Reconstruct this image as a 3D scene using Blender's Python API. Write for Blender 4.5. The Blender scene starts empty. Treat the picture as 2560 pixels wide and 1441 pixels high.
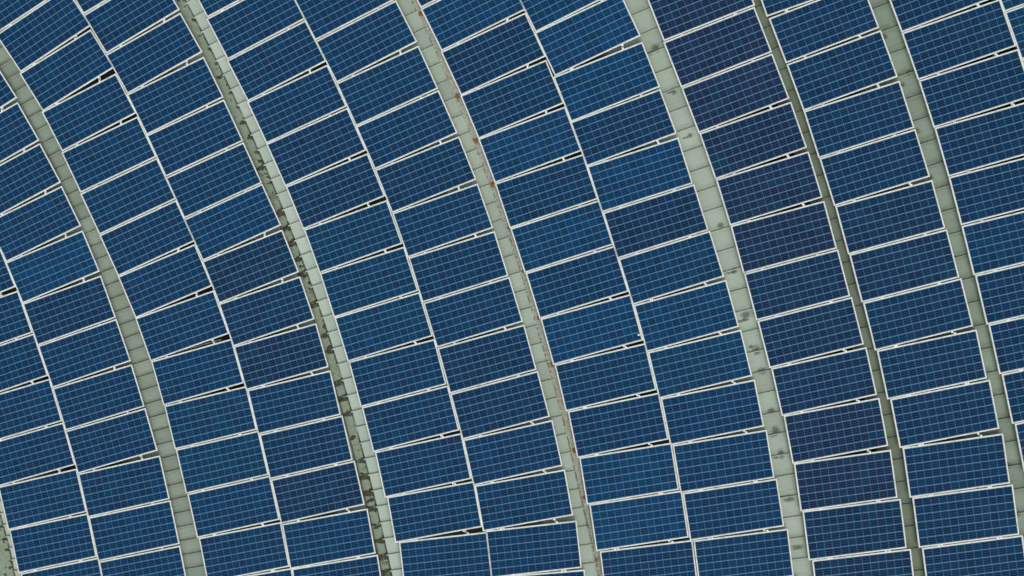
import bpy, bmesh, math, random
from mathutils import Vector, Matrix, Euler

# ------------------------------------------------------------------ camera, sky, sun, exposure
scene = bpy.context.scene
COL = scene.collection
CAM_LOC = (0.0, 0.0, 39.0)
CAM_ROT = (-0.0, 0.0, -0.0)
CAM_LENS = 56.250

cam_data = bpy.data.cameras.new("camera")
cam_data.sensor_width = 36.0
cam_data.lens = CAM_LENS
cam_data.clip_start = 0.5
cam_data.clip_end = 2000.0
cam = bpy.data.objects.new("camera", cam_data)
cam.location = CAM_LOC
cam.rotation_euler = Euler(CAM_ROT, 'XYZ')
COL.objects.link(cam)
scene.camera = cam

SUN_EL, SUN_AZ = math.radians(44), math.radians(160)      # azimuth clockwise from +Y
world = bpy.data.worlds.new("World")
scene.world = world
world.use_nodes = True
wn = world.node_tree.nodes
bg = wn['Background']
sky = wn.new('ShaderNodeTexSky')
sky.sky_type = 'NISHITA'
sky.sun_disc = False
sky.sun_elevation = SUN_EL
sky.sun_rotation = SUN_AZ
sky.dust_density = 4.0
sky.air_density = 1.0
hs = wn.new('ShaderNodeHueSaturation')                    # overcast: a nearly grey sky
hs.inputs['Saturation'].default_value = 0.42
world.node_tree.links.new(sky.outputs[0], hs.inputs['Color'])
world.node_tree.links.new(hs.outputs[0], bg.inputs['Color'])
bg.inputs['Strength'].default_value = 0.15

sd = bpy.data.lights.new("sun", 'SUN')
sd.energy = 0.6
sd.angle = math.radians(32)
sd.color = (1.0, 0.985, 0.95)
sun = bpy.data.objects.new("sun", sd)
sdir = Vector((math.sin(SUN_AZ) * math.cos(SUN_EL), math.cos(SUN_AZ) * math.cos(SUN_EL), math.sin(SUN_EL)))
sun.rotation_euler = sdir.to_track_quat('Z', 'Y').to_euler()
sun.location = (0, 0, 60)
COL.objects.link(sun)

scene.view_settings.view_transform = 'Standard'
scene.view_settings.look = 'None'
scene.view_settings.exposure = 0.12
scene.view_settings.gamma = 1.0
scene.view_settings.use_curve_mapping = False
scene.render.resolution_x = 1024
scene.render.resolution_y = 576

# ------------------------------------------------------------------ measured roof geometry
# positions (m) and turns (rad) of every panel on the roof, measured column by column: x, y, z, rx, ry, rz, length factor, width factor, share in view
PANELS = {
'A1': [[-10.4828,0.9536,9.0,-0.0,0.0,0.43237,0.7681,0.8412,0.0],
 [-10.1645,0.1307,9.0,-0.0,0.0,0.38398,0.7699,0.8412,0.1],
 [-9.8463,-0.6922,9.0,-0.0,0.0,0.33591,0.7735,0.8413,0.33],
 [-9.5594,-1.4929,9.0,-0.0,0.0,0.32728,0.7802,0.8413,0.53],
 [-9.2868,-2.3149,9.0,-0.0,0.0,0.28876,0.7797,0.8351,0.72],
 [-9.0337,-3.1227,9.0,0.0,0.0,0.27608,0.772,0.8312,0.89],
 [-8.8074,-3.9623,9.0,-0.0,0.0,0.22868,0.7692,0.8379,1.0],
 [-8.6082,-4.787,9.0,-0.0,0.0,0.2075,0.7644,0.8408,1.0],
 [-8.4018,-5.6104,9.0,-0.0,0.0,0.19973,0.7588,0.8363,0.26],
 [-8.1955,-6.4339,9.0,-0.0,0.0,0.19184,0.7532,0.832,0.0]],
'A2': [[-10.5883,4.2557,9.0,-0.0,0.0,0.61284,0.8084,0.8382,0.0],
 [-10.1658,3.4997,9.0,-0.0,0.0,0.56685,0.7997,0.8334,0.08],
 [-9.7433,2.7436,9.0,-0.0,0.0,0.51995,0.7927,0.8288,0.39],
 [-9.3415,1.9836,9.0,-0.0,0.0,0.49266,0.7925,0.8365,0.69],
 [-8.9642,1.1999,9.0,-0.0,0.0,0.45286,0.7943,0.8363,0.94],
 [-8.6161,0.3961,9.0,-0.0,0.0,0.3955,0.7983,0.8374,1.0],
 [-8.305,-0.4223,9.0,-0.0,0.0,0.34392,0.7952,0.843,1.0],
 [-8.0201,-1.2255,9.0,-0.0,0.0,0.33164,0.7931,0.8416,1.0],
 [-7.7536,-2.0514,9.0,-0.0,0.0,0.29578,0.7895,0.8323,1.0],
 [-7.5104,-2.8655,9.0,-0.0,0.0,0.28147,0.7942,0.8369,1.0],
 [-7.2794,-3.7208,9.0,0.0,-0.0,0.22178,0.8013,0.8437,1.0],
 [-7.0872,-4.5516,9.0,-0.0,0.0,0.20983,0.7978,0.8456,1.0],
 [-6.9075,-5.3889,9.0,-0.0,0.0,0.19723,0.7903,0.8392,0.52],
 [-6.7278,-6.2262,9.0,-0.0,0.0,0.1844,0.7829,0.833,0.0]],
'B1': [[-9.6787,6.2946,9.0,-0.0,0.0,0.57678,0.8204,0.8479,0.0],
 [-9.2336,5.5654,9.0,-0.0,0.0,0.58227,0.8143,0.8467,0.19],
 [-8.7886,4.8363,9.0,0.0,0.0,0.58785,0.8083,0.8455,0.95],
 [-8.3501,4.0826,9.0,-0.0,0.0,0.55397,0.7987,0.8436,1.0],
 [-7.9337,3.2936,9.0,-0.0,0.0,0.47902,0.7982,0.8403,1.0],
 [-7.5581,2.5026,9.0,0.0,0.0,0.44257,0.8039,0.8401,1.0],
 [-7.1986,1.7212,9.0,-0.0,0.0,0.43935,0.8089,0.853,1.0],
 [-6.844,0.9361,9.0,-0.0,0.0,0.4301,0.8062,0.8519,1.0],
 [-6.5034,0.1298,9.0,0.0,0.0,0.39919,0.7978,0.8563,1.0],
 [-6.1863,-0.7094,9.0,-0.0,0.0,0.34162,0.7952,0.8666,1.0],
 [-5.8983,-1.5777,9.0,-0.0,0.0,0.27379,0.798,0.8681,1.0],
 [-5.6528,-2.4322,9.0,-0.0,0.0,0.23616,0.8061,0.8475,1.0],
 [-5.4349,-3.2653,9.0,-0.0,0.0,0.22623,0.8103,0.8565,1.0],
 [-5.2239,-4.1022,9.0,-0.0,0.0,0.21845,0.8076,0.8508,1.0],
 [-5.0231,-4.9556,9.0,-0.0,0.0,0.1922,0.7996,0.8579,0.97],
 [-4.8286,-5.8047,9.0,-0.0,0.0,0.1691,0.7913,0.8655,0.06],
 [-4.634,-6.6537,9.0,-0.0,0.0,0.14553,0.7835,0.8731,0.0]],
'B2': [[-7.9954,6.6468,9.0,0.0,0.0,0.53565,0.8063,0.8504,0.0],
 [-7.5659,5.9084,9.0,-0.0,0.0,0.53841,0.8121,0.8469,0.06],
 [-7.1363,5.1701,9.0,-0.0,0.0,0.54112,0.8179,0.8436,0.75],
 [-6.7144,4.4019,9.0,-0.0,0.0,0.51301,0.8211,0.8468,1.0],
 [-6.3165,3.6053,9.0,-0.0,0.0,0.45784,0.8188,0.8503,1.0],
 [-5.9492,2.8126,9.0,-0.0,0.0,0.43406,0.8161,0.8633,1.0],
 [-5.5923,2.0206,9.0,0.0,0.0,0.42779,0.8173,0.8424,1.0],
 [-5.242,1.2337,9.0,-0.0,0.0,0.42797,0.8232,0.8615,1.0],
 [-4.9029,0.4012,9.0,-0.0,0.0,0.37718,0.822,0.8615,1.0],
 [-4.6018,-0.4389,9.0,0.0,-0.0,0.32696,0.8204,0.8524,1.0],
 [-4.3297,-1.2883,9.0,-0.0,0.0,0.27513,0.8201,0.8592,1.0],
 [-4.0854,-2.1444,9.0,-0.0,0.0,0.23353,0.8152,0.86,1.0],
 [-3.8613,-2.9867,9.0,-0.0,0.0,0.22809,0.8136,0.8639,1.0],
 [-3.6423,-3.828,9.0,-0.0,0.0,0.2245,0.8208,0.8531,1.0],
 [-3.4355,-4.702,9.0,0.0,-0.0,0.1812,0.8307,0.8642,1.0],
 [-3.254,-5.5641,9.0,-0.0,0.0,0.16244,0.8312,0.8816,0.32],
 [-3.0725,-6.4262,9.0,-0.0,0.0,0.14371,0.832,0.899,0.0]],
'C1': [[-5.5771,6.6255,9.0,-0.0,0.0,0.49026,0.8338,0.8631,0.0],
 [-5.1914,5.8376,9.0,0.0,0.0,0.48725,0.8355,0.8658,0.09],
 [-4.8057,5.0498,9.0,-0.0,0.0,0.48426,0.8372,0.8689,0.85],
 [-4.4151,4.2616,9.0,-0.0,0.0,0.47535,0.8441,0.8673,1.0],
 [-4.034,3.4488,9.0,0.0,0.0,0.43545,0.8479,0.8659,1.0],
 [-3.6714,2.644,9.0,-0.0,0.0,0.41986,0.8499,0.8788,1.0],
 [-3.3126,1.8143,9.0,-0.0,0.0,0.38771,0.845,0.8743,1.0],
 [-2.9791,0.9654,9.0,-0.0,0.0,0.34175,0.842,0.874,1.0],
 [-2.6814,0.1117,9.0,-0.0,0.0,0.30851,0.8462,0.8773,1.0],
 [-2.4086,-0.728,9.0,-0.0,0.0,0.29411,0.8488,0.8697,1.0],
 [-2.1467,-1.5937,9.0,-0.0,0.0,0.25973,0.8491,0.8875,1.0],
 [-1.9036,-2.4512,9.0,-0.0,0.0,0.24881,0.8492,0.8741,1.0],
 [-1.6675,-3.3254,9.0,-0.0,0.0,0.21441,0.847,0.8844,1.0],
 [-1.4521,-4.2004,9.0,-0.0,0.0,0.18198,0.8463,0.8793,1.0],
 [-1.2446,-5.1017,9.0,-0.0,-0.0,0.11315,0.8481,0.8833,0.84],
 [-1.0372,-6.003,9.0,-0.0,0.0,0.04495,0.854,0.8874,0.0]],
'C2': [[-3.554,6.2148,9.0,-0.0,0.0,0.47604,0.851,0.8971,0.0],
 [-3.1436,5.4196,9.0,-0.0,0.0,0.47396,0.8579,0.8882,0.48],
 [-2.7331,4.6243,9.0,-0.0,0.0,0.47191,0.8648,0.8795,1.0],
 [-2.34,3.7908,9.0,-0.0,0.0,0.43005,0.8638,0.8916,1.0],
 [-1.975,2.9693,9.0,0.0,0.0,0.41617,0.8647,0.8856,1.0],
 [-1.6211,2.1266,9.0,-0.0,0.0,0.38054,0.8673,0.8761,1.0],
 [-1.2992,1.2664,9.0,-0.0,0.0,0.33521,0.8652,0.8886,1.0],
 [-1.0044,0.3992,9.0,-0.0,0.0,0.30101,0.8624,0.8879,1.0],
 [-0.73,-0.4546,9.0,-0.0,0.0,0.29451,0.8607,0.8821,1.0],
 [-0.4679,-1.331,9.0,0.0,0.0,0.2684,0.8607,0.8855,1.0],
 [-0.2241,-2.1987,9.0,-0.0,0.0,0.25644,0.8655,0.8953,1.0],
 [0.0149,-3.0902,9.0,-0.0,0.0,0.21874,0.8751,0.8877,1.0],
 [0.224,-3.9828,9.0,-0.0,0.0,0.17821,0.8762,0.8804,1.0],
 [0.4078,-4.8997,9.0,-0.0,0.0,0.11277,0.8732,0.8975,1.0],
 [0.5599,-5.8018,9.0,0.0,-0.0,0.0809,0.8576,0.9169,0.08],
 [0.7121,-6.7038,9.0,-0.0,0.0,0.04788,0.8429,0.9365,0.0]],
'D1': [[-1.5325,6.8667,9.0,0.0,0.0,0.49725,0.9011,0.8878,0.0],
 [-1.1311,6.0476,9.0,-0.0,0.0,0.47814,0.8983,0.8886,0.02],
 [-0.7297,5.2285,9.0,-0.0,0.0,0.45891,0.8958,0.8903,0.69],
 [-0.3513,4.3886,9.0,0.0,0.0,0.4352,0.8927,0.9098,1.0],
 [0.0047,3.5382,9.0,-0.0,0.0,0.39593,0.8882,0.8862,1.0],
 [0.3363,2.6863,9.0,-0.0,0.0,0.3573,0.8859,0.8943,1.0],
 [0.6462,1.8153,9.0,-0.0,0.0,0.32215,0.8905,0.8941,1.0],
 [0.9357,0.9652,9.0,-0.0,0.0,0.31071,0.8918,0.8836,1.0],
 [1.2205,0.1076,9.0,0.0,0.0,0.29865,0.8908,0.9053,1.0],
 [1.4961,-0.7783,9.0,-0.0,0.0,0.26755,0.8921,0.9046,1.0],
 [1.7534,-1.6736,9.0,-0.0,0.0,0.23396,0.8923,0.9077,1.0],
 [1.9895,-2.5746,9.0,-0.0,0.0,0.20207,0.8907,0.9013,1.0],
 [2.1962,-3.4813,9.0,-0.0,0.0,0.16107,0.8932,0.8991,1.0],
 [2.3817,-4.3669,9.0,-0.0,0.0,0.14943,0.895,0.8953,1.0],
 [2.5684,-5.2709,9.0,-0.0,0.0,0.12314,0.8929,0.891,0.65],
 [2.755,-6.1749,9.0,-0.0,-0.0,0.09674,0.8914,0.8867,0.0]],
'D2': [[0.6418,6.4451,9.0,-0.0,0.0,0.48611,0.9039,0.9456,0.0],
 [1.0293,5.6027,9.0,-0.0,0.0,0.4639,0.9052,0.925,0.28],
 [1.4168,4.7603,9.0,-0.0,0.0,0.44176,0.9068,0.9065,0.98],
 [1.7751,3.866,9.0,-0.0,0.0,0.3774,0.916,0.9151,1.0],
 [2.0908,3.007,9.0,-0.0,0.0,0.3537,0.9169,0.8936,1.0],
 [2.4004,2.1208,9.0,-0.0,0.0,0.3081,0.9151,0.9137,1.0],
 [2.6954,1.2489,9.0,-0.0,0.0,0.30408,0.9153,0.9101,1.0],
 [2.9874,0.3799,9.0,-0.0,0.0,0.29994,0.916,0.9079,1.0],
 [3.2701,-0.5231,9.0,-0.0,0.0,0.26824,0.9167,0.9217,1.0],
 [3.5261,-1.4263,9.0,-0.0,0.0,0.23811,0.9173,0.9022,1.0],
 [3.7596,-2.3318,9.0,-0.0,0.0,0.19849,0.9173,0.9045,1.0],
 [3.9664,-3.2515,9.0,-0.0,0.0,0.16173,0.9121,0.9173,1.0],
 [4.1534,-4.1556,9.0,-0.0,0.0,0.15232,0.9105,0.91,1.0],
 [4.3441,-5.0715,9.0,-0.0,0.0,0.12556,0.9102,0.9063,0.87],
 [4.5348,-5.9875,9.0,-0.0,0.0,0.0988,0.9105,0.9027,0.0]],
'E': [[3.2135,6.2641,9.0,-0.0,0.0,0.37511,0.945,0.918,0.0],
 [3.535,5.3912,9.0,0.0,0.0,0.37391,0.9392,0.9188,0.51],
 [3.8566,4.5182,9.0,-0.0,0.0,0.37269,0.9335,0.9196,1.0],
 [4.1896,3.6529,9.0,-0.0,0.0,0.36357,0.93,0.9111,1.0],
 [4.5226,2.7671,9.0,-0.0,0.0,0.33297,0.928,0.9208,1.0],
 [4.8241,1.8676,9.0,-0.0,0.0,0.29598,0.9262,0.9094,1.0],
 [5.096,0.9551,9.0,-0.0,0.0,0.26138,0.9276,0.9329,1.0],
 [5.3472,0.058,9.0,-0.0,0.0,0.25481,0.9286,0.9129,1.0],
 [5.6012,-0.8353,9.0,-0.0,0.0,0.24895,0.9315,0.9233,1.0],
 [5.8522,-1.7531,9.0,-0.0,0.0,0.21919,0.9328,0.9233,1.0],
 [6.0742,-2.6759,9.0,-0.0,0.0,0.18465,0.9312,0.9241,1.0],
 [6.2579,-3.6108,9.0,-0.0,0.0,0.14128,0.9368,0.9159,1.0],
 [6.4256,-4.5298,9.0,-0.0,0.0,0.12693,0.9456,0.9374,1.0],
 [6.6066,-5.4615,9.0,0.0,-0.0,0.1163,0.9494,0.9382,0.44],
 [6.7875,-6.3932,9.0,-0.0,0.0,0.10576,0.9532,0.939,0.0]],
'F': [[5.1764,6.6719,9.0,-0.0,0.0,0.30604,0.9579,0.8999,0.0],
 [5.514,5.8206,9.0,-0.0,0.0,0.33513,0.9569,0.9035,0.1],
 [5.8517,4.9694,9.0,0.0,0.0,0.36425,0.9568,0.9073,0.9],
 [6.1907,4.079,9.0,-0.0,0.0,0.34958,0.9594,0.9371,1.0],
 [6.5088,3.1614,9.0,-0.0,0.0,0.30905,0.9621,0.9323,1.0],
 [6.8022,2.2608,9.0,-0.0,0.0,0.2987,0.9596,0.9418,1.0],
 [7.0928,1.3293,9.0,-0.0,0.0,0.26414,0.9616,0.9466,1.0],
 [7.3567,0.4153,9.0,-0.0,0.0,0.25279,0.9652,0.9398,1.0],
 [7.6155,-0.4949,9.0,-0.0,0.0,0.24433,0.9684,0.9325,1.0],
 [7.8747,-1.4329,9.0,-0.0,0.0,0.20967,0.9745,0.9456,1.0],
 [8.1151,-2.3596,9.0,-0.0,0.0,0.19377,0.971,0.9442,1.0],
 [8.3324,-3.3292,9.0,-0.0,0.0,0.14239,0.9706,0.9537,1.0],
 [8.5109,-4.2772,9.0,-0.0,0.0,0.13087,0.9692,0.9559,1.0],
 [8.6926,-5.2231,9.0,-0.0,0.0,0.12844,0.9707,0.95,0.68],
 [8.8744,-6.169,9.0,-0.0,0.0,0.12602,0.9723,0.9441,0.0]],
'G1': [[7.7103,6.4863,9.0,-0.0,0.0,0.38425,0.9809,0.9608,0.0],
 [8.046,5.5738,9.0,-0.0,0.0,0.35922,0.9874,0.9503,0.32],
 [8.3817,4.6613,9.0,-0.0,0.0,0.33452,0.9945,0.94,1.0],
 [8.7,3.7448,9.0,-0.0,0.0,0.30877,0.9993,0.9361,0.97],
 [8.9982,2.8135,9.0,-0.0,0.0,0.27771,1.0026,0.9567,0.82],
 [9.2603,1.8754,9.0,-0.0,0.0,0.25365,1.0076,0.9375,0.68],
 [9.5049,0.9347,9.0,-0.0,0.0,0.23862,1.0106,0.9567,0.55],
 [9.7537,-0.0002,9.0,-0.0,0.0,0.22944,1.0073,0.9575,0.42],
 [9.9981,-0.9393,9.0,-0.0,0.0,0.21711,1.0042,0.9628,0.3],
 [10.2421,-1.8814,9.0,-0.0,0.0,0.20693,1.0026,0.9581,0.17],
 [10.4851,-2.8249,9.0,-0.0,0.0,0.193,1.0062,0.9624,0.04],
 [10.717,-3.7741,9.0,-0.0,0.0,0.17498,1.0082,0.964,0.0],
 [10.9489,-4.7234,9.0,-0.0,0.0,0.15703,1.0105,0.966,0.0],
 [11.1807,-5.6726,9.0,-0.0,0.0,0.13918,1.0132,0.9683,0.0]],
'G2': [[9.6553,6.8588,9.0,-0.0,0.0,0.3631,0.9988,0.9455,0.0],
 [9.9869,5.9562,9.0,-0.0,0.0,0.35189,0.9977,0.9478,0.04],
 [10.3185,5.0535,9.0,-0.0,0.0,0.34066,0.9966,0.9503,0.11],
 [10.6367,4.1402,9.0,-0.0,0.0,0.32488,1.0038,0.9591,0.0],
 [10.9347,3.2202,9.0,-0.0,0.0,0.30479,1.0109,0.9495,0.0],
 [11.2179,2.3015,9.0,-0.0,0.0,0.28321,1.0159,0.9469,0.0],
 [11.5011,1.3827,9.0,0.0,0.0,0.26186,1.0214,0.9443,0.0],
 [11.7842,0.4639,9.0,-0.0,0.0,0.24074,1.0273,0.9417,0.0],
 [12.0674,-0.4549,9.0,-0.0,0.0,0.21988,1.0337,0.9392,0.0],
 [12.3505,-1.3736,9.0,-0.0,0.0,0.19928,1.0405,0.9367,0.0],
 [12.6337,-2.2924,9.0,-0.0,0.0,0.17896,1.0478,0.9343,0.0],
 [12.9169,-3.2112,9.0,-0.0,0.0,0.15893,1.0555,0.932,0.0],
 [13.2,-4.13,9.0,-0.0,0.0,0.13919,1.0636,0.9297,0.0],
 [13.4832,-5.0488,9.0,-0.0,-0.0,0.11976,1.0721,0.9274,0.0]],
}
CURVES = {"A1L": [-0.0006031, -0.0179274, -0.3941702, -10.9100799], "A1R": [-0.0008751, -0.0209023, -0.3846588, -9.2850868], "A2L": [-0.0008986, -0.0246874, -0.4053308, -9.2981033], "A2R": [-0.0004347, -0.0209791, -0.383195, -7.6337093], "B1L": [-0.0005789, -0.0196071, -0.3865213, -7.3086798], "B1R": [-0.0003207, -0.0177896, -0.3689394, -5.6325681], "B2L": [-0.0002493, -0.0175789, -0.3700377, -5.6285743], "B2R": [-0.000339, -0.0162851, -0.3504913, -3.925077], "C1L": [-0.0001063, -0.0141025, -0.3539909, -3.5341136], "C1R": [-0.00012, -0.0137957, -0.3395204, -1.7795092], "C2L": [-0.0003394, -0.0156374, -0.3335376, -1.7562772], "C2R": [-0.0001799, -0.015319, -0.3213882, 0.0314917], "D1L": [-0.0003175, -0.0130886, -0.3145332, 0.3499424], "D1R": [-0.0002176, -0.012077, -0.3029206, 2.1731359], "D2L": [-0.0002555, -0.0116135, -0.3040778, 2.1730664], "D2R": [-0.0001993, -0.0115008, -0.2931214, 4.044015], "EL": [-2.2e-05, -0.0108813, -0.2878716, 4.4307112], "ER": [2.47e-05, -0.0094953, -0.2805052, 6.316293], "FL": [-6.21e-05, -0.0095985, -0.2841974, 6.5081486], "FR": [-4.09e-05, -0.0094457, -0.277599, 8.4712304], "G1L": [-0.0005086, -0.0052451, -0.2633789, 8.7504075], "G1R": [-0.0005464, -0.0050658, -0.2590101, 10.7872791], "G2L": [-0.0004601, -0.0017694, -0.2976108, 10.8866542], "G2R": [-0.0002731, -0.001572, -0.3101212, 12.9917068], "EM": [1.96e-05, -0.0096458, -0.2812683, 6.0901569], "FM": [-5.12e-05, -0.0095154, -0.2808828, 7.4899273]}
ZC = [9.0, 0.0, -0.0, 0.0, -0.0, -0.0, -0.0, 0.0, 0.0, -0.0]
AC = [0.293745, -0.086317, 0.288082, 0.026957, -0.083901, -0.028137]
SEAMS = {"S1": [[-7, -9.171, 3.461], [0, -8.312, 1.758], [9, -7.427, -0.455], [15, -6.971, -1.944], [22, -6.424, -3.727], [28, -6.112, -5.289]], "S2": [[0, -6.01, 5.063], [4, -5.466, 3.98], [8, -4.923, 2.867], [13, -4.318, 1.459], [19, -3.681, -0.272], [24, -3.212, -1.743], [30, -2.705, -3.519], [36, -2.34, -5.333]], "S3": [[0, -2.002, 5.101], [4, -1.39, 3.825], [9, -0.713, 2.211], [15, -0.063, 0.222], [19, 0.367, -1.092], [25, 0.937, -3.128], [31, 1.353, -5.203]], "S4": [[0, 2.251, 5.114], [5, 2.967, 3.292], [9, 3.501, 1.797], [14, 4.087, -0.09], [18, 4.542, -1.613], [25, 5.128, -4.338]], "S5": [[0, 4.597, 5.27], [4, 5.178, 3.682], [8, 5.73, 2.081], [13, 6.328, 0.04], [17, 6.771, -1.587], [22, 7.226, -3.675], [26, 7.539, -5.341]], "S6": [[0, 6.771, 5.231], [4, 7.382, 3.539], [8, 7.942, 1.847], [12, 8.463, 0.136], [16, 8.918, -1.613], [21, 9.426, -3.805]], "S0": [[0, -9.577, -4.47], [1, -9.525, -4.688], [4, -9.36, -5.332]]}
STAINS_WIDE = [[2.7, 4.515, 9.0], [3.045, 3.697, 9.0], [3.349, 2.865, 9.0], [3.915, 1.177, 9.0], [4.185, 0.33, 9.0], [4.402, -0.51, 9.0], [4.598, -1.177, 9.0], [4.695, -1.56, 9.0], [4.879, -2.317, 9.0], [4.965, -2.692, 9.0], [5.066, -3.12, 9.0], [5.212, -3.983, 9.0], [5.377, -4.883, 9.0]]
STAINS_RIGHT = [[7.005, 4.725, 9.0], [7.47, 4.058, 9.0], [7.343, 3.825, 9.0], [7.624, 2.955, 9.0], [7.875, 2.081, 9.0], [9.335, -3.337, 9.0], [9.518, -4.234, 9.0]]
RUST = [[-1.718, 5.153, 9.0], [-1.028, 3.604, 9.0], [-0.682, 2.768, 9.0], [-0.375, 1.95, 9.0], [-0.063, 1.12, 9.0], [0.202, 0.315, 9.0], [0.495, -0.57, 9.0], [0.754, -1.43, 9.0], [1.166, -3.06, 9.0], [1.354, -3.943, 9.0], [1.417, -4.47, 9.0], [1.59, -5.119, 9.0]]
DROPPING = [[2.377, -0.878, 9.0]]
STRIP = [[-6.502, -1.26, 9.0], [-5.468, -0.968, 9.0]]


def poly(c, v):
    r = 0.0
    for a in c: r = r * v + a
    return r

def ztop(x, y):
    """height of the panel plane (a very shallow vault)"""
    x = max(-13.5, min(13.5, x)) / 10; y = max(-8.5, min(8.5, y)) / 10
    t = (1, x, y, x*x, x*y, y*y, x**3, x*x*y, x*y*y, y**3)
    return sum(a*b for a, b in zip(ZC, t))

def ang(x, y):
    """direction of the panels' long side and of the roof seams"""
    x = max(-13, min(13.5, x)) / 10; y = max(-8, min(8, y)) / 10
    t = (1, x, y, x*x, x*y, y*y)
    return sum(a*b for a, b in zip(AC, t))

def curve(name):
    c = CURVES[name]
    def f(y):
        if y > 7.0: s = (poly(c, 7.0) - poly(c, 6.9)) / .1; return poly(c, 7.0) + s * (y - 7.0)
        if y < -7.0: s = (poly(c, -6.9) - poly(c, -7.0)) / .1; return poly(c, -7.0) + s * (y + 7.0)
        return poly(c, y)
    return f

def mean2(f, g, w=0.5): return lambda y: f(y) * (1 - w) + g(y) * w
def shift(f, d): return lambda y: f(y) + d

# ------------------------------------------------------------------ tags and linking
def tag(o, label=None, cat=None, group=None, kind=None):
    if label: o['label'] = label
    if cat: o['category'] = cat
    if group: o['group'] = group
    if kind: o['kind'] = kind
    return o

def obj(name, mesh, mat=None, parent=None):
    o = bpy.data.objects.new(name, mesh)
    COL.objects.link(o)
    if mat and not mesh.materials: mesh.materials.append(mat)
    if parent: o.parent = parent
    return o

def empty(name, loc=(0, 0, 0), rot=(0, 0, 0)):
    o = bpy.data.objects.new(name, None)
    o.empty_display_size = 0.2
    o.location = loc; o.rotation_euler = rot
    COL.objects.link(o)
    return o

def mesh_of(name, verts, faces, uvs=None, smooth=False):
    m = bpy.data.meshes.new(name)
    m.from_pydata(verts, [], faces)
    if uvs:
        ul = m.uv_layers.new(name="UVMap")
        for l in m.loops: ul.data[l.index].uv = uvs[l.vertex_index]
    if smooth:
        for p in m.polygons: p.use_smooth = True
    m.update()
    return m

def box(V, F, x0, x1, y0, y1, z0, z1):
    n = len(V)
    V += [(x0,y0,z0),(x1,y0,z0),(x1,y1,z0),(x0,y1,z0),(x0,y0,z1),(x1,y0,z1),(x1,y1,z1),(x0,y1,z1)]
    F += [(n,n+3,n+2,n+1),(n+4,n+5,n+6,n+7),(n,n+1,n+5,n+4),(n+1,n+2,n+6,n+5),(n+2,n+3,n+7,n+6),(n+3,n,n+4,n+7)]

# ------------------------------------------------------------------ materials
class NT:
    """tiny node helper"""
    def __init__(s, name):
        s.m = bpy.data.materials.new(name); s.m.use_nodes = True
        s.t = s.m.node_tree; s.n = s.t.nodes; s.b = s.n['Principled BSDF']
    def new(s, k, **kw):
        o = s.n.new(k)
        for a, b in kw.items(): setattr(o, a, b)
        return o
    def put(s, inp, v):
        if hasattr(v, 'is_output') or isinstance(v, bpy.types.NodeSocket): s.t.links.new(v, inp)
        else: inp.default_value = v
    def math(s, op, a, b=None, c=None, clamp=False):
        o = s.new('ShaderNodeMath', operation=op); o.use_clamp = clamp
        s.put(o.inputs[0], a)
        if b is not None: s.put(o.inputs[1], b)
        if c is not None: s.put(o.inputs[2], c)
        return o.outputs[0]
    def mix(s, f, a, b, mode='MIX'):
        o = s.new('ShaderNodeMix', data_type='RGBA', blend_type=mode)
        s.put(o.inputs[0], f); s.put(o.inputs[6], a); s.put(o.inputs[7], b)
        return o.outputs[2]
    def noise(s, vec, scale, detail=3, rough=.5, dim='3D'):
        o = s.new('ShaderNodeTexNoise', noise_dimensions=dim)
        if vec is not None: s.put(o.inputs['Vector'], vec)
        o.inputs['Scale'].default_value = scale; o.inputs['Detail'].default_value = detail
        o.inputs['Roughness'].default_value = rough
        return o.outputs[0]
    def ramp(s, v, lo, hi, a=0.0, b=1.0):
        o = s.new('ShaderNodeMapRange', interpolation_type='SMOOTHSTEP')
        s.put(o.inputs[0], v); o.inputs[1].default_value = lo; o.inputs[2].default_value = hi
        o.inputs[3].default_value = a; o.inputs[4].default_value = b
        return o.outputs[0]
    def objvec(s): return s.new('ShaderNodeTexCoord').outputs['Object']

def c4(r, g, b): return (r, g, b, 1.0)

def mat_frame():
    k = NT("anodised_white_frame")
    pos = k.new('ShaderNodeNewGeometry').outputs['Position']
    n = k.noise(pos, 9, 4)
    n2 = k.noise(pos, 1.3, 2)
    col = k.mix(k.ramp(n, .45, .8), FRAME_COL, FRAME_DIRT)
    col = k.mix(k.math('MULTIPLY', k.ramp(n2, .4, .7), .22), col, FRAME_DIRT)
    k.put(k.b.inputs['Base Color'], col)
    k.b.inputs['Roughness'].default_value = .55
    k.b.inputs['Metallic'].default_value = 0.0
    return k.m
FRAME_COL = c4(.74, .765, .69); FRAME_DIRT = c4(.50, .53, .45)

def mat_metal(name, base, dirt, rough=.5, scale=6):
    k = NT(name)
    pos = k.new('ShaderNodeNewGeometry').outputs['Position']
    k.put(k.b.inputs['Base Color'], k.mix(k.ramp(k.noise(pos, scale, 5), .4, .75), base, dirt))
    k.b.inputs['Roughness'].default_value = rough
    return k.m

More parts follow.
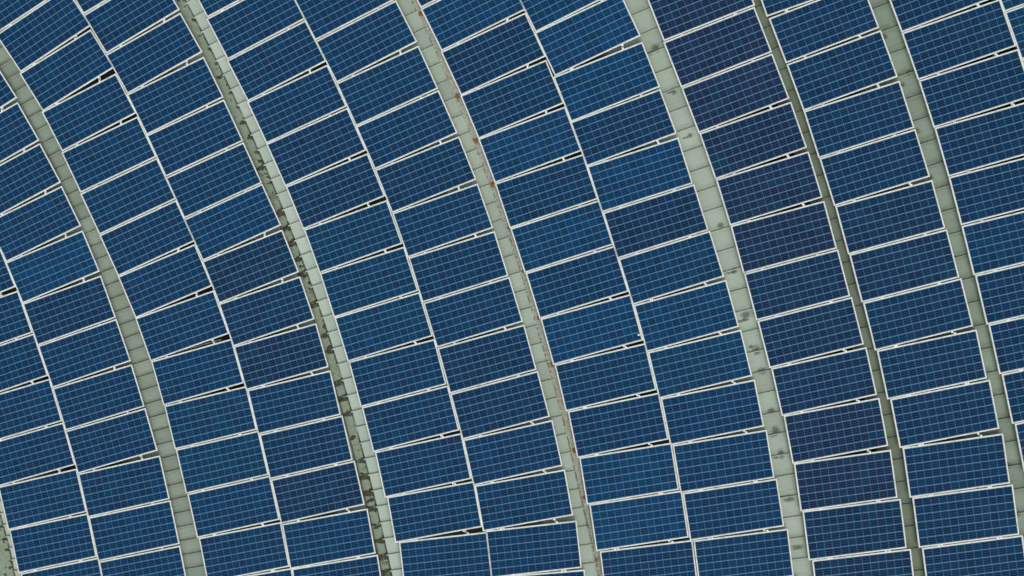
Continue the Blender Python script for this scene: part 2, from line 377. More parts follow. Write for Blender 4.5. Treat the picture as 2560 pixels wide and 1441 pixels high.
def mat_cells():
    """polycrystalline cells: 12 x 6, four bus bars a cell, each cell its own shade of blue"""
    k = NT("polycrystalline_cells")
    uv = k.new('ShaderNodeTexCoord').outputs['UV']
    sep = k.new('ShaderNodeSeparateXYZ'); k.put(sep.inputs[0], uv)
    u, v = sep.outputs[0], sep.outputs[1]
    fu, fv = k.math('FRACT', u), k.math('FRACT', v)
    iu, iv = k.math('FLOOR', u), k.math('FLOOR', v)
    info = k.new('ShaderNodeObjectInfo')
    cmb = k.new('ShaderNodeCombineXYZ'); k.put(cmb.inputs[0], iu); k.put(cmb.inputs[1], iv)
    k.put(cmb.inputs[2], k.math('MULTIPLY', info.outputs['Random'], 97.0))
    wn_ = k.new('ShaderNodeTexWhiteNoise', noise_dimensions='3D'); k.put(wn_.inputs[0], cmb.outputs[0])
    rnd, rcol = wn_.outputs['Value'], wn_.outputs['Color']
    rs = k.new('ShaderNodeSeparateColor'); k.put(rs.inputs[0], rcol)
    r2, r3 = rs.outputs[1], rs.outputs[2]
    base = info.outputs['Color']
    # cell shade: brightness and hue drift (teal - blue - violet)
    bright = k.math('POWER', 2.0, k.math('MULTIPLY', k.math('SUBTRACT', rnd, .5), .7))
    br = k.new('ShaderNodeVectorMath', operation='SCALE'); k.put(br.inputs[0], base); k.put(br.inputs['Scale'], bright)
    col = k.mix(k.ramp(r2, .70, 1.0, 0, .45), br.outputs[0], c4(.002, .040, .078))
    col = k.mix(k.ramp(r3, .78, 1.0, 0, .40), col, c4(.013, .013, .052))
    # crystal grain
    pos = k.new('ShaderNodeNewGeometry').outputs['Position']
    vor = k.new('ShaderNodeTexVoronoi'); k.put(vor.inputs['Vector'], pos); vor.inputs['Scale'].default_value = 55
    vs = k.new('ShaderNodeSeparateColor'); k.put(vs.inputs[0], vor.outputs['Color'])
    gr = k.new('ShaderNodeVectorMath', operation='SCALE'); k.put(gr.inputs[0], col)
    k.put(gr.inputs['Scale'], k.math('ADD', .78, k.math('MULTIPLY', vs.outputs[0], .44)))
    col = gr.outputs[0]
    # bus bars along the long side (positions 1/8, 3/8, 5/8, 7/8 of a cell)
    f4 = k.math('FRACT', k.math('MULTIPLY', fv, 4.0))
    bus = k.ramp(k.math('ABSOLUTE', k.math('SUBTRACT', f4, .5)), BUS_W - .015, BUS_W + .015, 1, 0)
    col = k.mix(k.math('MULTIPLY', bus, .9), col, BUS_COL)
    # gaps between cells show the white backsheet through the glass
    eu = k.math('MINIMUM', fu, k.math('SUBTRACT', 1.0, fu))
    ev = k.math('MINIMUM', fv, k.math('SUBTRACT', 1.0, fv))
    gu = k.ramp(eu, GAPU - .004, GAPU + .004, 1, 0)
    gv = k.ramp(ev, GAPV - .004, GAPV + .004, 1, 0)
    col = k.mix(gu, col, GAPU_COL)
    col = k.mix(gv, col, GAPV_COL)
    # thin dust film, and a grey margin along the frame
    ed = k.math('MINIMUM', k.math('MINIMUM', u, k.math('SUBTRACT', 12.0, u)), k.math('MINIMUM', v, k.math('SUBTRACT', 6.0, v)))
    edge = k.ramp(ed, -.04, .03, .8, 0)
    dn = k.ramp(k.noise(pos, 2.2, 5, .6), .5, .8, .0, .03)
    col = k.mix(k.math('ADD', edge, dn), col, c4(.10, .105, .115))
    k.put(k.b.inputs['Base Color'], col)
    k.b.inputs['Roughness'].default_value = .12
    k.b.inputs['Specular IOR Level'].default_value = .06
    bmp = k.new('ShaderNodeBump'); bmp.inputs['Strength'].default_value = .02; bmp.inputs['Distance'].default_value = .01
    k.put(bmp.inputs['Height'], k.noise(pos, 3.0, 2)); k.put(k.b.inputs['Normal'], bmp.outputs[0])
    return k.m
BUS_W = .105; BUS_COL = c4(.030, .105, .185)
GAPU = .0185; GAPU_COL = c4(.090, .195, .315)
GAPV = .027; GAPV_COL = c4(.18, .31, .46)

def mat_roof(name, base, dirt, dull_green, amount=1.0):
    """painted sheet metal; UV: u metres across, v counts the seams"""
    k = NT(name)
    uv = k.new('ShaderNodeTexCoord').outputs['UV']
    sep = k.new('ShaderNodeSeparateXYZ'); k.put(sep.inputs[0], uv)
    u, v = sep.outputs[0], sep.outputs[1]
    fv = k.math('FRACT', v); iv = k.math('FLOOR', v)
    pos = k.new('ShaderNodeNewGeometry').outputs['Position']
    wn_ = k.new('ShaderNodeTexWhiteNoise', noise_dimensions='1D'); k.put(wn_.inputs['W'], iv)
    rv = wn_.outputs['Value']
    big = k.noise(pos, .9, 4); mid = k.noise(pos, 5.0, 5, .6); fine = k.noise(pos, 38, 4, .65)
    # long streaks parallel to the seams
    cmb = k.new('ShaderNodeCombineXYZ'); k.put(cmb.inputs[0], k.math('MULTIPLY', u, .8)); k.put(cmb.inputs[1], k.math('MULTIPLY', v, 9.0))
    streak = k.noise(cmb.outputs[0], 1.6, 5, .7)
    col = k.mix(k.ramp(big, .35, .7, 0, .35), base, dull_green)
    sc = k.new('ShaderNodeVectorMath', operation='SCALE'); k.put(sc.inputs[0], col)
    k.put(sc.inputs['Scale'], k.math('ADD', .90, k.math('MULTIPLY', rv, .18)))
    col = sc.outputs[0]
    # darker band on the upper side of each seam, fainter below it (v runs down the roof)
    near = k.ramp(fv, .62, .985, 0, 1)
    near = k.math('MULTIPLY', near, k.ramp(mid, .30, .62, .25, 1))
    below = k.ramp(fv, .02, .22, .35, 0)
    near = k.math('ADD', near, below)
    col = k.mix(k.math('MULTIPLY', near, .62 * amount, clamp=True), col, dull_green)
    col = k.mix(k.math('MULTIPLY', k.math('ADD', k.ramp(fv, .935, .955, 0, 1), k.ramp(fv, .0, .05, .5, 0)), k.math('MULTIPLY', k.ramp(rv, .1, .9, .35, 1.0), min(.75, .42 * amount)), clamp=True), col, dirt)  # thin dark line for the gap at each seam
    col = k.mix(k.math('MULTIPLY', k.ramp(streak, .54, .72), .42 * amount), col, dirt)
    # thin tide lines
    tl = k.ramp(k.math('ABSOLUTE', k.math('SUBTRACT', fv, k.math('ADD', .62, k.math('MULTIPLY', rv, .28)))), .006, .018, 1, 0)
    tl = k.math('MULTIPLY', tl, k.ramp(k.noise(cmb.outputs[0], 3.0, 3), .47, .62))
    col = k.mix(k.math('MULTIPLY', tl, .55 * amount), col, dirt)
    col = k.mix(k.math('MULTIPLY', k.ramp(fine, .5, .8), .30 * amount), col, dirt)
    k.put(k.b.inputs['Base Color'], col)
    k.b.inputs['Roughness'].default_value = .62
    bmp = k.new('ShaderNodeBump'); bmp.inputs['Strength'].default_value = .25; bmp.inputs['Distance'].default_value = .01
    k.put(bmp.inputs['Height'], mid); k.put(k.b.inputs['Normal'], bmp.outputs[0])
    return k.m

def mat_gutter():
    k = NT("mossy_gutter_metal")
    uv = k.new('ShaderNodeTexCoord').outputs['UV']
    pos = k.new('ShaderNodeNewGeometry').outputs['Position']
    sep = k.new('ShaderNodeSeparateXYZ'); k.put(sep.inputs[0], uv)
    u, v = sep.outputs[0], sep.outputs[1]
    a = k.noise(pos, 3.6, 6, .65); b = k.noise(pos, 14, 5, .7); big = k.noise(pos, .8, 2)
    col = k.mix(k.ramp(b, .35, .7), c4(.27, .335, .245), c4(.185, .235, .165))
    col = k.mix(k.ramp(big, .35, .65, 0, .4), col, c4(.23, .29, .20))
    iv = k.math('FLOOR', k.math('ADD', v, .35)); f2 = k.math('FRACT', k.math('ADD', v, .35))
    wn_ = k.new('ShaderNodeTexWhiteNoise', noise_dimensions='1D'); k.put(wn_.inputs['W'], iv)
    hot = k.ramp(k.math('ABSOLUTE', k.math('SUBTRACT', f2, .42)), .02, .38, 1, 0)      # silt piles up under each seam end
    hot = k.math('MULTIPLY', hot, k.ramp(wn_.outputs['Value'], .05, .75, .35, 1.2))
    low = k.ramp(v, 4, 15, .72, 1.0)
    m0 = k.math('ADD', k.math('MULTIPLY', hot, k.math('MULTIPLY', low, .42)), k.math('MULTIPLY', a, .75))
    wide = k.ramp(v, 6, 20, .085, .24)
    band = k.math('SUBTRACT', 1.0, k.math('MULTIPLY', k.math('SUBTRACT', 0.0, u), k.math('DIVIDE', .42, wide)))
    m0 = k.math('ADD', m0, k.math('MULTIPLY', k.math('SUBTRACT', band, 1.0), .38))
    moss = k.math('MULTIPLY', k.ramp(m0, .485, .56), k.ramp(b, .28, .48))
    crust_shadow = k.math('MULTIPLY', k.ramp(k.math('ABSOLUTE', k.math('ADD', u, .030)), .006, .026, 1, 0), k.ramp(a, .36, .52))  # crust line with the sheet edge's shadow painted in
    col = k.mix(k.math('MULTIPLY', crust_shadow, .85), col, c4(.045, .048, .030))
    lane = k.math('MULTIPLY', k.ramp(u, -.195, -.18, 1, 0), k.ramp(v, 5, 12))
    col = k.mix(k.math('MULTIPLY', lane, .75), col, c4(.055, .07, .045))
    col = k.mix(k.math('MULTIPLY', moss, .95), col, c4(.038, .040, .024))
    brown = k.ramp(k.noise(pos, 5.5, 4), .60, .68)
    col = k.mix(k.math('MULTIPLY', brown, .5), col, c4(.10, .075, .045))
    k.put(k.b.inputs['Base Color'], col)
    k.b.inputs['Roughness'].default_value = .9
    bmp = k.new('ShaderNodeBump'); bmp.inputs['Strength'].default_value = .6; bmp.inputs['Distance'].default_value = .02
    k.put(bmp.inputs['Height'], b); k.put(k.b.inputs['Normal'], bmp.outputs[0])
    return k.m

def mat_noise2(name, a, b, scale, lo=.4, hi=.65, rough=.9):
    k = NT(name)
    pos = k.new('ShaderNodeNewGeometry').outputs['Position']
    col = k.mix(k.ramp(k.noise(pos, scale, 6, .7), lo, hi), a, b)
    k.put(k.b.inputs['Base Color'], col); k.b.inputs['Roughness'].default_value = rough
    return k.m

def mat_stain(name, col, strength=.8):
    """soft-edged stain: its own outline from UV radius broken by noise"""
    k = NT(name)
    uv = k.new('ShaderNodeTexCoord').outputs['UV']
    pos = k.new('ShaderNodeNewGeometry').outputs['Position']
    ln = k.new('ShaderNodeVectorMath', operation='LENGTH'); k.put(ln.inputs[0], uv)
    n = k.noise(pos, 22, 5, .7)
    r = k.math('ADD', ln.outputs['Value'], k.math('MULTIPLY', k.math('SUBTRACT', n, .5), 1.5))
    a = k.math('MULTIPLY', k.ramp(r, .15, .85, 1, 0), k.ramp(ln.outputs['Value'], .7, 1.0, 1, 0))
    k.b.inputs['Base Color'].default_value = col; k.b.inputs['Roughness'].default_value = .9
    k.put(k.b.inputs['Alpha'], k.math('MULTIPLY', a, strength))
    return k.m

M_FRAME = mat_frame()
M_CELL = mat_cells()
M_RAIL = mat_metal("aluminium_rail", c4(.82, .82, .76), c4(.62, .62, .55))
M_CLAMP = mat_metal("aluminium_clamp", c4(.84, .83, .78), c4(.66, .65, .6), .4)
M_GUT = mat_gutter()
M_MOSS = mat_noise2("moss", c4(.028, .030, .016), c4(.075, .072, .040), 30)
M_FLASH = mat_noise2("weathered_flashing", c4(.40, .43, .34), c4(.26, .265, .205), 26, .38, .62)
M_RUST = mat_stain("rust", c4(.24, .085, .016), 1.0)
M_SOOT = mat_stain("dark_stain", c4(.050, .064, .042), .50)
GREEN = c4(.17, .215, .145); DIRT = c4(.105, .125, .085)
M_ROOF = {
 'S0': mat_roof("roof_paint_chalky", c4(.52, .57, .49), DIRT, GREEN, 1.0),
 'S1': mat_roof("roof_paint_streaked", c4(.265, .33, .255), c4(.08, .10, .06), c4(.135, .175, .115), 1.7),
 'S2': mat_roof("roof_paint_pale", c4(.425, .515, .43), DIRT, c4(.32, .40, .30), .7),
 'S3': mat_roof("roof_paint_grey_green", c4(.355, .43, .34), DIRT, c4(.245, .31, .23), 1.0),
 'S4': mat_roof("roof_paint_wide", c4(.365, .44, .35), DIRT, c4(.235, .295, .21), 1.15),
 'S5': mat_roof("roof_paint_dark_green", c4(.165, .215, .145), c4(.05, .065, .04), c4(.09, .12, .075), 1.1),  # darkest green of the sheet colours
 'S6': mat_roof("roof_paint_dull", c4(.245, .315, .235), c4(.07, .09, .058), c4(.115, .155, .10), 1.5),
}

# ------------------------------------------------------------------ the ground and the roof
g = mesh_of("ground", [(-900,-900,0),(900,-900,0),(900,900,0),(-900,900,0)], [(0,1,2,3)])
tag(obj("ground", g, mat_noise2("grass_and_soil", c4(.06, .085, .035), c4(.12, .11, .07), .4)), kind='structure')

roof = empty("metal_roof", (0, 0, 0))
tag(roof, "pale grey green ribbed metal roof showing as strips between the solar panels", "roof")

def deck():
    V, F = [], []
    box(V, F, -24, 22, -17, 16, 0.05, 7.55)
    return mesh_of("building_base", V, F)
tag(obj("roof_deck", deck(), mat_noise2("deck", c4(.10, .11, .08), c4(.16, .17, .13), 3), roof))

SAG = .50                                           # sheets dip between the bare strips, shaped deep to darken the gaps
bnd = {}                                            # limits of the sheets, hidden under the panels
jm = lambda a, b: mean2(curve(a), curve(b))
bnd['A'] = jm('A1R', 'A2L'); bnd['B'] = jm('B1R', 'B2L'); bnd['C'] = jm('C1R', 'C2L'); bnd['D'] = jm('D1R', 'D2L')
bnd['E'] = curve('EM'); bnd['F'] = curve('FM'); bnd['G'] = jm('G1R', 'G2L')

def seam_fit(k):
    """seam index -> y on the strip's axis, least squares quadratic through the measured seams"""
    pts = SEAMS[k]
    return pts

def row_y(k, axis):
    """interpolate seam positions on the axis curve; returns f(index)"""
    P = []
    for i, x, y in SEAMS[k]:
        yy = y
        for _ in range(20):
            xa = axis(yy); yy = y + (xa - x) * math.tan(ang(x, y))
        P.append((i, yy))
    def f(t):
        if t <= P[0][0]: a, b = P[0], P[1]
        elif t >= P[-1][0]: a, b = P[-2], P[-1]
        else:
            for a, b in zip(P, P[1:]):
                if a[0] <= t <= b[0]: break
        return a[1] + (b[1] - a[1]) * (t - a[0]) / (b[0] - a[0])
    return f

def hit(px, py, a, lim):
    """point where the line from (px,py) with angle a meets x = lim(y)"""
    y = py
    for _ in range(25):
        x = lim(y); y2 = py + (x - px) * math.tan(a)
        y = y * .4 + y2 * .6
    return lim(y), y

def sheet(name, k, left, right, axis, drop, i0, i1, mat, ribs=True, n=10, lip_left=0, rib_h=.018, rib_w=.011, rib_jut=0, label=None, uoff=0, deep=True):
    fy = row_y(k, axis)
    V, F, UV = [], [], []
    rows = []
    for j2 in range(i0 * 2, i1 * 2 + 1):
        t = j2 / 2
        y = fy(t); x = axis(y); a = ang(x, y)
        l = hit(x, y, a, left); r = hit(x, y, a, right)
        row = []
        for q in range(n + 1):
            w = q / n
            px, py = l[0]*(1-w) + r[0]*w, l[1]*(1-w) + r[1]*w
            dd = math.hypot(px - x, py - y); sag = SAG * max(0.0, min(1.0, (dd - .80) / .60)) ** 1.1 if deep else 0.0
            row.append(len(V)); V.append((px, py, ztop(px, py) - drop - sag)); UV.append((math.hypot(px - x, py - y) * (1 if px > x else -1) + uoff, t))
        rows.append(row)
    for A, B in zip(rows, rows[1:]):
        for q in range(n):
            F.append((A[q], B[q], B[q+1], A[q+1]))
    if lip_left:                                    # folded edge hanging down on the left
        low = []
        for row in rows:
            x, y, z = V[row[0]]; low.append(len(V)); V.append((x + .004, y, z - lip_left)); UV.append(UV[row[0]])
        for i in range(len(rows) - 1):
            F.append((rows[i][0], low[i], low[i+1], rows[i+1][0]))
    if ribs:
        rnd = random.Random(hash(k) % 7 + 3)
        for j in range(i0 + 1, i1):
            y = fy(j); x = axis(y); a = ang(x, y)
            l = hit(x, y, a, left); r = hit(x, y, a, right)
            dx, dy = math.cos(a), math.sin(a); nx, ny = -dy, dx
            lx, ly = l[0] - dx * rib_jut, l[1] - dy * rib_jut
            m = 6; ring = []
            for q in range(m + 1):
                w = q / m
                px, py = lx*(1-w) + r[0]*w, ly*(1-w) + r[1]*w
                dd = math.hypot(px - x, py - y); z = ztop(px, py) - drop - (SAG * max(0.0, min(1.0, (dd - .80) / .60)) ** 1.1 if deep else 0.0); s = []
                for off, h in ((-rib_w, -.004), (-rib_w * .8, rib_h), (rib_w * .8, rib_h), (rib_w, -.004)):
                    s.append(len(V)); V.append((px + nx*off, py + ny*off, z + h)); UV.append((math.hypot(px-x, py-y) + uoff, j + .30))
                ring.append(s)
            for s, t in zip(ring, ring[1:]):
                for e in range(3): F.append((s[e], s[e+1], t[e+1], t[e])[::-1])
            F.append(tuple(ring[0])); F.append(tuple(ring[-1][::-1]))
    m = mesh_of(name, V, F, UV)
    o = obj(name, m, mat, roof)
    if label: o['label'] = label
    return o

def strip_axis(a, b): return mean2(curve(a), curve(b))
CV = curve
# S1
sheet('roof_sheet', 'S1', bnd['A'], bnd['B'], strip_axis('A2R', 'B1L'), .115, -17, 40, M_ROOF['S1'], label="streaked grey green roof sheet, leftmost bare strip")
# S2: a mossy gutter on the left, pale sheets ending over it on the right
g_edge = mean2(CV('B2R'), CV('C1L'), .47)
ax2 = mean2(CV('B2R'), CV('C1L'), .5)
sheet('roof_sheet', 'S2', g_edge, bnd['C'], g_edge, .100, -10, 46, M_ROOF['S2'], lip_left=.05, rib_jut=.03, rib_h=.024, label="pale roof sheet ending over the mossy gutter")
sheet('gutter', 'S2', shift(CV('B2R'), -.30), shift(g_edge, .10), ax2, .132, -10, 46, M_GUT, ribs=False, n=6, label="mossy dirty gutter")
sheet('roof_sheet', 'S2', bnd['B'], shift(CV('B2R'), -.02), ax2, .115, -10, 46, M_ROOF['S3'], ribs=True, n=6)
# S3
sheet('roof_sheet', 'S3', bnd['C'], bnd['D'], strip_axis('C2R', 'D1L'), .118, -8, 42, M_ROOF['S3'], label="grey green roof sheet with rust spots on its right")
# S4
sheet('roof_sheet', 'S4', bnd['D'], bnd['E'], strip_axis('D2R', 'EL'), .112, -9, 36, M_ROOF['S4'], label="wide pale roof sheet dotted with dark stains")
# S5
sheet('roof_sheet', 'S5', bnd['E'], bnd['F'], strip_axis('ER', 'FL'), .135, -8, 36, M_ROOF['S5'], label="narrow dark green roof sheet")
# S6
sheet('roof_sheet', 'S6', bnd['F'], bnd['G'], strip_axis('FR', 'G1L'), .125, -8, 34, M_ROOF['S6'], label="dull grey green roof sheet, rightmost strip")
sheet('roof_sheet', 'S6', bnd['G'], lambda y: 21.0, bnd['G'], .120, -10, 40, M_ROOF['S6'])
# S0: bottom left corner, sheets ending over a second gutter
e0 = lambda y: CV('A1L')(y) - .10 - max(0.0, min(.10, (-4.9 - y) * .06))
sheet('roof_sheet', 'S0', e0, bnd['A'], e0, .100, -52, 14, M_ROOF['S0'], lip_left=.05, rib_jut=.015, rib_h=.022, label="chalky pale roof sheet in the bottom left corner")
sheet('gutter', 'S0', shift(e0, -.42), shift(e0, .08), e0, .132, -52, 14, M_GUT, ribs=False, n=6)
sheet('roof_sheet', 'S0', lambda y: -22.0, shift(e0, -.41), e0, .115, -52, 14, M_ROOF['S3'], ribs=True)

# flashing along the right side of the rust-spotted strip
def flashing():
    V, F = [], []
    c = CV('D1L'); rows = []
    rnd = random.Random(4)
    y = 9.0
    while y > -9.0:
        w = .105 + .012 * math.sin(y * 2.1) + rnd.uniform(-.006, .006)
        x1 = c(y) + .03; x0 = x1 - .03 - w
        z = ztop(x1, y)
        rows.append([len(V), len(V)+1, len(V)+2])
        V += [(x0, y, z - .117), (x0 + .004, y, z - .106), (x1, y, z - .103)]
        y -= .09
    for a, b in zip(rows, rows[1:]):
        F.append((a[0], b[0], b[1], a[1])); F.append((a[1], b[1], b[2], a[2]))
    return mesh_of("flashing", V, F)
tag(obj('flashing', flashing(), M_FLASH, roof), "weathered scurfy flashing strip")

def stain(name, x, y, drop, rx, ry, mat, label=None, rot=None):
    a = ang(x, y) if rot is None else rot
    V, F, UV = [], [], []
    n = 6
    for i in range(n + 1):
        for j in range(n + 1):
            u, v = i / n * 2 - 1, j / n * 2 - 1
            px = x + math.cos(a) * u * rx - math.sin(a) * v * ry
            py = y + math.sin(a) * u * rx + math.cos(a) * v * ry
            V.append((px, py, ztop(px, py) - drop)); UV.append((u, v))
    for i in range(n):
        for j in range(n):
            b = i * (n + 1) + j; F.append((b, b + n + 1, b + n + 2, b + 1))
    o = obj(name, mesh_of(name, V, F, UV), mat, roof)
    if label: o['label'] = label
rr = random.Random(8)
sizes = [(.09,.06),(.07,.05),(.06,.05),(.09,.05),(.08,.05),(.09,.06),(.08,.07),(.07,.08),(.10,.05),(.06,.07),(.08,.07),(.11,.05),(.11,.06)]
for (x, y, z), (a, b) in zip(STAINS_WIDE, sizes):
    stain('stain', x, y, .108, a * rr.uniform(1.2, 2.2), b * rr.uniform(1.3, 2.3), M_SOOT)
    if rr.random() < .6: stain('stain', x - rr.uniform(.05, .12), y + rr.uniform(-.12, .10), .1083, a * rr.uniform(1.0, 2.6), b * rr.uniform(.5, 1.1), M_SOOT)
for x, y in ((5.12, -1.45), (5.17, -1.58), (5.66, -2.83)):
    stain('stain', x, y, .1085, .06, .17, M_SOOT)
for x, y, z in STAINS_RIGHT:
    stain('stain', x, y, .121, .10, .09, M_SOOT)
for i, (x, y, z) in enumerate(RUST):
    s = (1.0, 1.15, 1.2, 1.15, .75, .7, .8, 1.0, 1.0, .8, .7, .9)[i]
    stain('rust_spot', x, y, .099, .060 * s, .080 * s, M_RUST)

def rust_line():
    V, F = [], []
    c = CV('D1L'); y = 7.0; rnd = random.Random(9); rows = []
    while y > -8.0:
        x1 = c(y) - .095 + .012 * math.sin(y * 2.1); w = .008 + max(0, -y) * .0012 + rnd.uniform(-.003, .004)
        z = ztop(x1, y) - .1045
        rows.append((len(V), len(V) + 1)); V += [(x1 - w, y, z - .0005), (x1 + w, y, z)]
        y -= .05
    for a, b in zip(rows, rows[1:]):
        if rnd.random() < .25 + max(0, min(.6, (2 - a[0] * 0 - V[a[0]][1]) * .1)): F.append((a[0], b[0], b[1], a[1]))
    return mesh_of("rust_line", V, F)
tag(obj('rust_line', rust_line(), mat_noise2("dull_rust", c4(.13, .10, .055), c4(.25, .25, .18), 12), roof), "broken brown rust line beside the flashing")

# clumps of moss and silt along the gutters (uncountable)
def moss(edge, left, y0, y1, n, seed):
    rnd = random.Random(seed)
    V, F = [], []
    for i in range(n):
        y = rnd.uniform(y0, y1)
        xe, xl = edge(y), left(y)
        big = rnd.random() < .35
        w = rnd.choice((0.0, .05, .12, .3, .5)) if not big else rnd.uniform(.1, .9)
        x = xe + (xl - xe) * w
        r = rnd.uniform(.012, .028) if not big else rnd.uniform(.03, .06)
        base = len(V); m = 9; z = ztop(x, y) - .131
        a = ang(x, y)
        ph = rnd.uniform(0, 6)
        V.append((x, y, z + r * .45))
        for q in range(m):
            t = q / m * math.tau
            k = r * (1 + .4 * math.sin(2 * t + ph) + rnd.uniform(-.35, .35))
            ex, ey = k * math.cos(t) * 1.1, k * math.sin(t) * .8
            V.append((x + ex * math.cos(a) - ey * math.sin(a), y + ex * math.sin(a) + ey * math.cos(a), z - .002))
        for q in range(m): F.append((base, base + 1 + q, base + 1 + (q + 1) % m))
    return mesh_of("moss", V, F, smooth=True)
mo = obj('moss', moss(g_edge, shift(CV('B2R'), .02), -8, 8, 90, 11), M_MOSS, roof); mo['kind'] = 'stuff'; mo['label'] = "dark moss and silt in the gutter"
mo = obj('moss', moss(e0, shift(e0, -.34), -8, -2, 90, 12), M_MOSS, roof); mo['kind'] = 'stuff'

# ------------------------------------------------------------------ one panel and its parts
L2, W2 = 1.956 / 2, .992 / 2
FW, FH = .0265, .036

def frame_mesh():
    bm = bmesh.new()
    def ring(ix, iy, z): return [bm.verts.new((sx * ix, sy * iy, z)) for sx, sy in ((-1,-1),(1,-1),(1,1),(-1,1))]
    b = .0025
    prof = [(0, -FH), (0, -b), (b, 0), (FW - b, 0), (FW, -b), (FW, -.010)]
    R = [ring(L2 - d, W2 - d, z) for d, z in prof] + [ring(L2 - .012, W2 - .012, -FH)]
    order = R
    for A, B in zip(order, order[1:]):
        for i in range(4):
            j = (i + 1) % 4
            bm.faces.new((A[i], A[j], B[j], B[i]))
    bmesh.ops.recalc_face_normals(bm, faces=bm.faces)
    m = bpy.data.meshes.new("frame"); bm.to_mesh(m); bm.free()
    m.materials.append(M_FRAME)
    return m

def cells_mesh():
    x, y, t = L2 - FW + .004, W2 - FW + .004, .006
    mu = .010 / .158; mv = .008 / .154                      # narrow margin between cells and frame
    V = [(-x,-y,-t),(x,-y,-t),(x,y,-t),(-x,y,-t),(-x,-y,-.012),(x,-y,-.012),(x,y,-.012),(-x,y,-.012)]
    F = [(0,1,2,3),(7,6,5,4)]
    UV = [(-mu,-mv),(12+mu,-mv),(12+mu,6+mv),(-mu,6+mv)] * 2
    m = mesh_of("cell_sheet", V, F, UV)
    m.materials.append(M_CELL)
    return m

def clamp_mesh():
    """a mid clamp: cap over the frame edge, stem down to the rail, bolt head"""
    V, F = [], []
    w = .019
    box(V, F, -w, w, -.030, .008, .0005, .004)
    box(V, F, -w * .9, w * .9, -.028, -.001, -FH - .004, .0005)
    m = mesh_of("clamp", V, F)
    m.materials.append(M_CLAMP)
    return m

ME_FRAME, ME_CELL, ME_CLAMP = frame_mesh(), cells_mesh(), clamp_mesh()
CU = (-.30 * 2 * L2, .285 * 2 * L2)                         # where the two rails pass, metres from the centre

ORD = ['', 'first', 'second', 'third', 'fourth', 'fifth', 'sixth', 'seventh', 'eighth', 'ninth', 'tenth', 'eleventh', 'twelfth', 'thirteenth', 'fourteenth', 'fifteenth', 'sixteenth']
WHERE = {'A1': "in outermost left column", 'A2': "in column left of leftmost bare strip", 'B1': "right of leftmost bare strip",
 'B2': "in column left of mossy gutter", 'C1': "in column right of mossy gutter", 'C2': "in column left of rust spotted strip",
 'D1': "in column right of rust spotted strip", 'D2': "in column left of widest pale strip", 'E': "left of narrow dark strip",
 'F': "in column right of narrow dark strip", 'G1': "in column right of rightmost bare strip", 'G2': "in outermost right column"}
RAILW = {'A1': "outermost left column", 'A2': "column left of leftmost bare strip", 'B1': "column right of leftmost bare strip",
 'B2': "column left of mossy gutter", 'C1': "column right of mossy gutter", 'C2': "column left of rust spotted strip",
 'D1': "column right of rust spotted strip", 'D2': "column left of widest pale strip", 'E': "column left of narrow dark strip",
 'F': "column right of narrow dark strip", 'G1': "column right of rightmost bare strip", 'G2': "outermost right column"}
# glass tints, by row from the top of each column:  b bright blue, m mid blue, t teal blue, n navy, p violet navy
TINT = {'b': (.0010, .0300, .090), 'm': (.0014, .0225, .071), 't': (.0010, .0285, .077), 'n': (.0020, .0180, .059), 'p': (.0042, .0145, .049), 'v': (.0078, .0115, .041)}
WORD = {'b': 'bright blue', 'm': 'mid blue', 't': 'teal blue', 'n': 'navy blue', 'p': 'violet navy', 'v': 'dark violet navy'}
ROWS = {
 'A1': "mmmmmmmmmm", 'A2': "mmmmmbnmmmmmmm", 'B1': "mmmmmmmmmmmttmmmm", 'B2': "mmmmmmmbpnpmnpmmm",
 'C1': "mmmmmnntttmmmmmm", 'C2': "mmmmmnmmmnnmmmmm", 'D1': "mmbnmbmbmbmmbbmm", 'D2': "bbbbnbpmbtmmmmm",
 'E': "pvvvvvvpppvvppv", 'F': "nnnnnnppnnnnnnn", 'G1': "mnnnnnmnnnnnnn", 'G2': "tttttttttttttt"}

proto = None
LONGER = .0032                                              # neighbours nearly touch along the joint of two columns
def panel(x, y, z, rx, ry, rz, sx, sy, tint, rnd):
    """first call builds the panel and its parts, later calls copy them"""
    global proto
    if proto is None:
        root = empty("solar_panel")
        obj("frame", ME_FRAME, None, root)
        obj("cell_sheet", ME_CELL, None, root)
        for s in (1, -1):
            for cx in CU:
                c = obj("clamp", ME_CLAMP, None, root)
                c.location = (cx, -s * W2, 0)
                c.rotation_euler = (0, 0, 0 if s == 1 else math.pi)
        proto = root
    else:
        root = proto.copy(); COL.objects.link(root)
        for ch in list(proto.children):
            c = ch.copy(); COL.objects.link(c); c.parent = root
    root.location = (x, y, z); root.rotation_euler = (rx, ry, rz); root.scale = (sx + LONGER, sy, 1)
    for ch in root.children:
        if ch.name.startswith("cell_sheet"):
            t = TINT[tint]; k = rnd.uniform(.94, 1.07)
            ch.color = (t[0] * k * rnd.uniform(.9, 1.1), t[1] * k * rnd.uniform(.96, 1.05), t[2] * k, 1)
    return root

rnd = random.Random(21)
roots = []
for c, rows in PANELS.items():
    seen = 0
    for i, (x, y, z, rx, ry, rz, sx, sy, vis) in enumerate(rows):
        t = ROWS[c][min(i, len(ROWS[c]) - 1)]
        r = panel(x, y, z, rx, ry, rz, sx, sy, t, rnd)
        roots.append(r)
        if vis > 0:
            seen += 1
            cut = "cut off " if vis < .9 and t != "v" else ""
            tag(r, f"{cut}{WORD[t]} solar panel, {ORD[seen]} from top {WHERE[c]}", "solar panel", "solar panels on the metal roof")
        else:
            tag(r, "blue solar panel of the roof array, outside the edge of the photo", "solar panel", "solar panels on the metal roof")

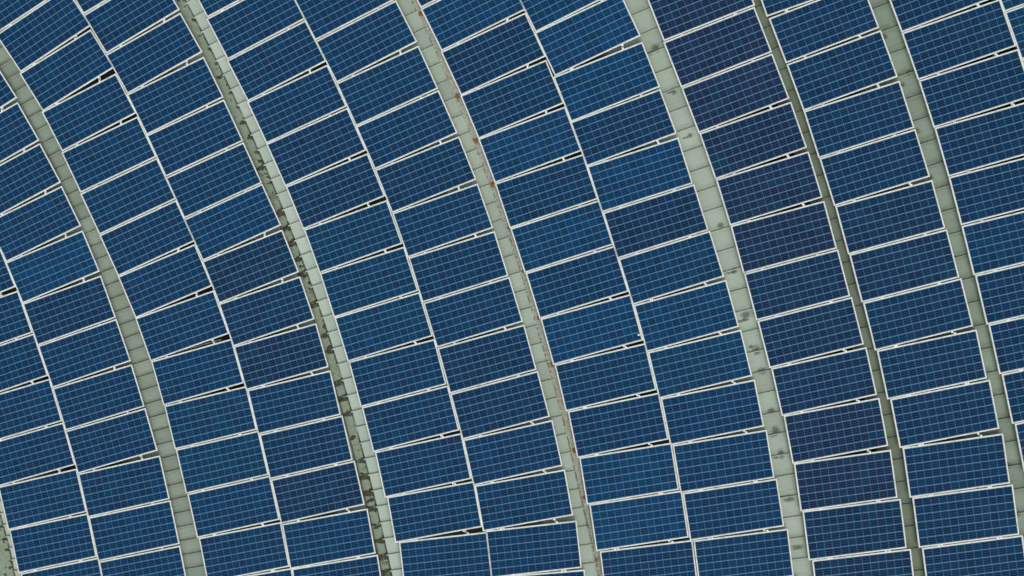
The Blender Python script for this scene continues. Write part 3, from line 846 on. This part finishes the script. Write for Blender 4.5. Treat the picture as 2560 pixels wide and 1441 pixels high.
# ------------------------------------------------------------------ mounting rails under the panels
def rail_mesh(pts):
    """slotted rail: two lips and a floor, swept along the points"""
    V, F = [], []
    prof = [(-.019, -.040), (-.019, 0), (-.007, 0), (-.007, -.020), (.007, -.020), (.007, 0), (.019, 0), (.019, -.040)]
    n = len(prof); rings = []
    for i, p in enumerate(pts):
        a = pts[max(0, i - 1)]; b = pts[min(len(pts) - 1, i + 1)]
        d = (b - a); d.z = 0; d.normalize(); s = Vector((-d.y, d.x, 0))
        ring = []
        for u, h in prof:
            q = p + s * u; ring.append(len(V)); V.append((q.x, q.y, q.z + h))
        rings.append(ring)
    for A, B in zip(rings, rings[1:]):
        for e in range(n): F.append((A[e], A[(e + 1) % n], B[(e + 1) % n], B[e]))
    F.append(tuple(rings[0][::-1])); F.append(tuple(rings[-1]))
    m = mesh_of("mounting_rail", V, F)
    bm = bmesh.new(); bm.from_mesh(m); bmesh.ops.recalc_face_normals(bm, faces=bm.faces); bm.to_mesh(m); bm.free()
    return m
for c, rows in PANELS.items():
    for side, cu in (("left", CU[0]), ("right", CU[1])):
        pts = []
        for (x, y, z, rx, ry, rz, sx, sy, vis) in rows:
            M = Matrix.LocRotScale(Vector((x, y, z)), Euler((rx, ry, rz)), Vector((sx, sy, 1)))
            for v in (W2 * .97, -W2 * .97): pts.append(M @ Vector((cu, v, -FH - .003)))
        o = obj("mounting_rail", rail_mesh(pts), M_RAIL)
        tag(o, f"{side} aluminium rail glimpsed in gaps of {RAILW[c]}", "rail", "mounting rails under the panels")

# ------------------------------------------------------------------ small things
# loose aluminium strip lying in the widest gap
V, F = [], []
(ax, ay, az), (bx, by, bz) = STRIP
d = Vector((bx - ax, by - ay, 0)); L = d.length; d.normalize(); s = Vector((-d.y, d.x, 0))
for t in range(7):
    w = t / 6; px, py = ax + (bx - ax) * w, ay + (by - ay) * w; z = ztop(px, py) - .125
    for off, h in ((-.013, 0), (-.010, .006), (.010, .006), (.013, 0)):
        V.append((px + s.x * off, py + s.y * off, z + h))
for t in range(6):
    for e in range(3): F.append((t*4+e, t*4+e+1, t*4+e+5, t*4+e+4)[::-1])
F += [(0,1,2,3), (27,26,25,24)]
tag(obj("metal_strip", mesh_of("metal_strip", V, F), M_RAIL), "long pale metal strip lying in the widest wedge gap between panels", "metal strip")

x, y, z = DROPPING[0]
V, F = [], []
r2 = random.Random(2)
z = ztop(x, y) - .002
V.append((x, y, z + .005))
for q in range(11):
    t = q / 11 * math.tau; k = .020 * r2.uniform(.6, 1.3)
    V.append((x + k * math.cos(t) * 1.2, y + k * math.sin(t), z - .002))
for q in range(11): F.append((0, 1 + q, 1 + (q + 1) % 11))
tag(obj("bird_dropping", mesh_of("bird_dropping", V, F, smooth=True), mat_noise2("lime", c4(.75, .76, .74), c4(.6, .6, .56), 60)),
    "tiny white bird dropping on a blue solar panel", "bird dropping")
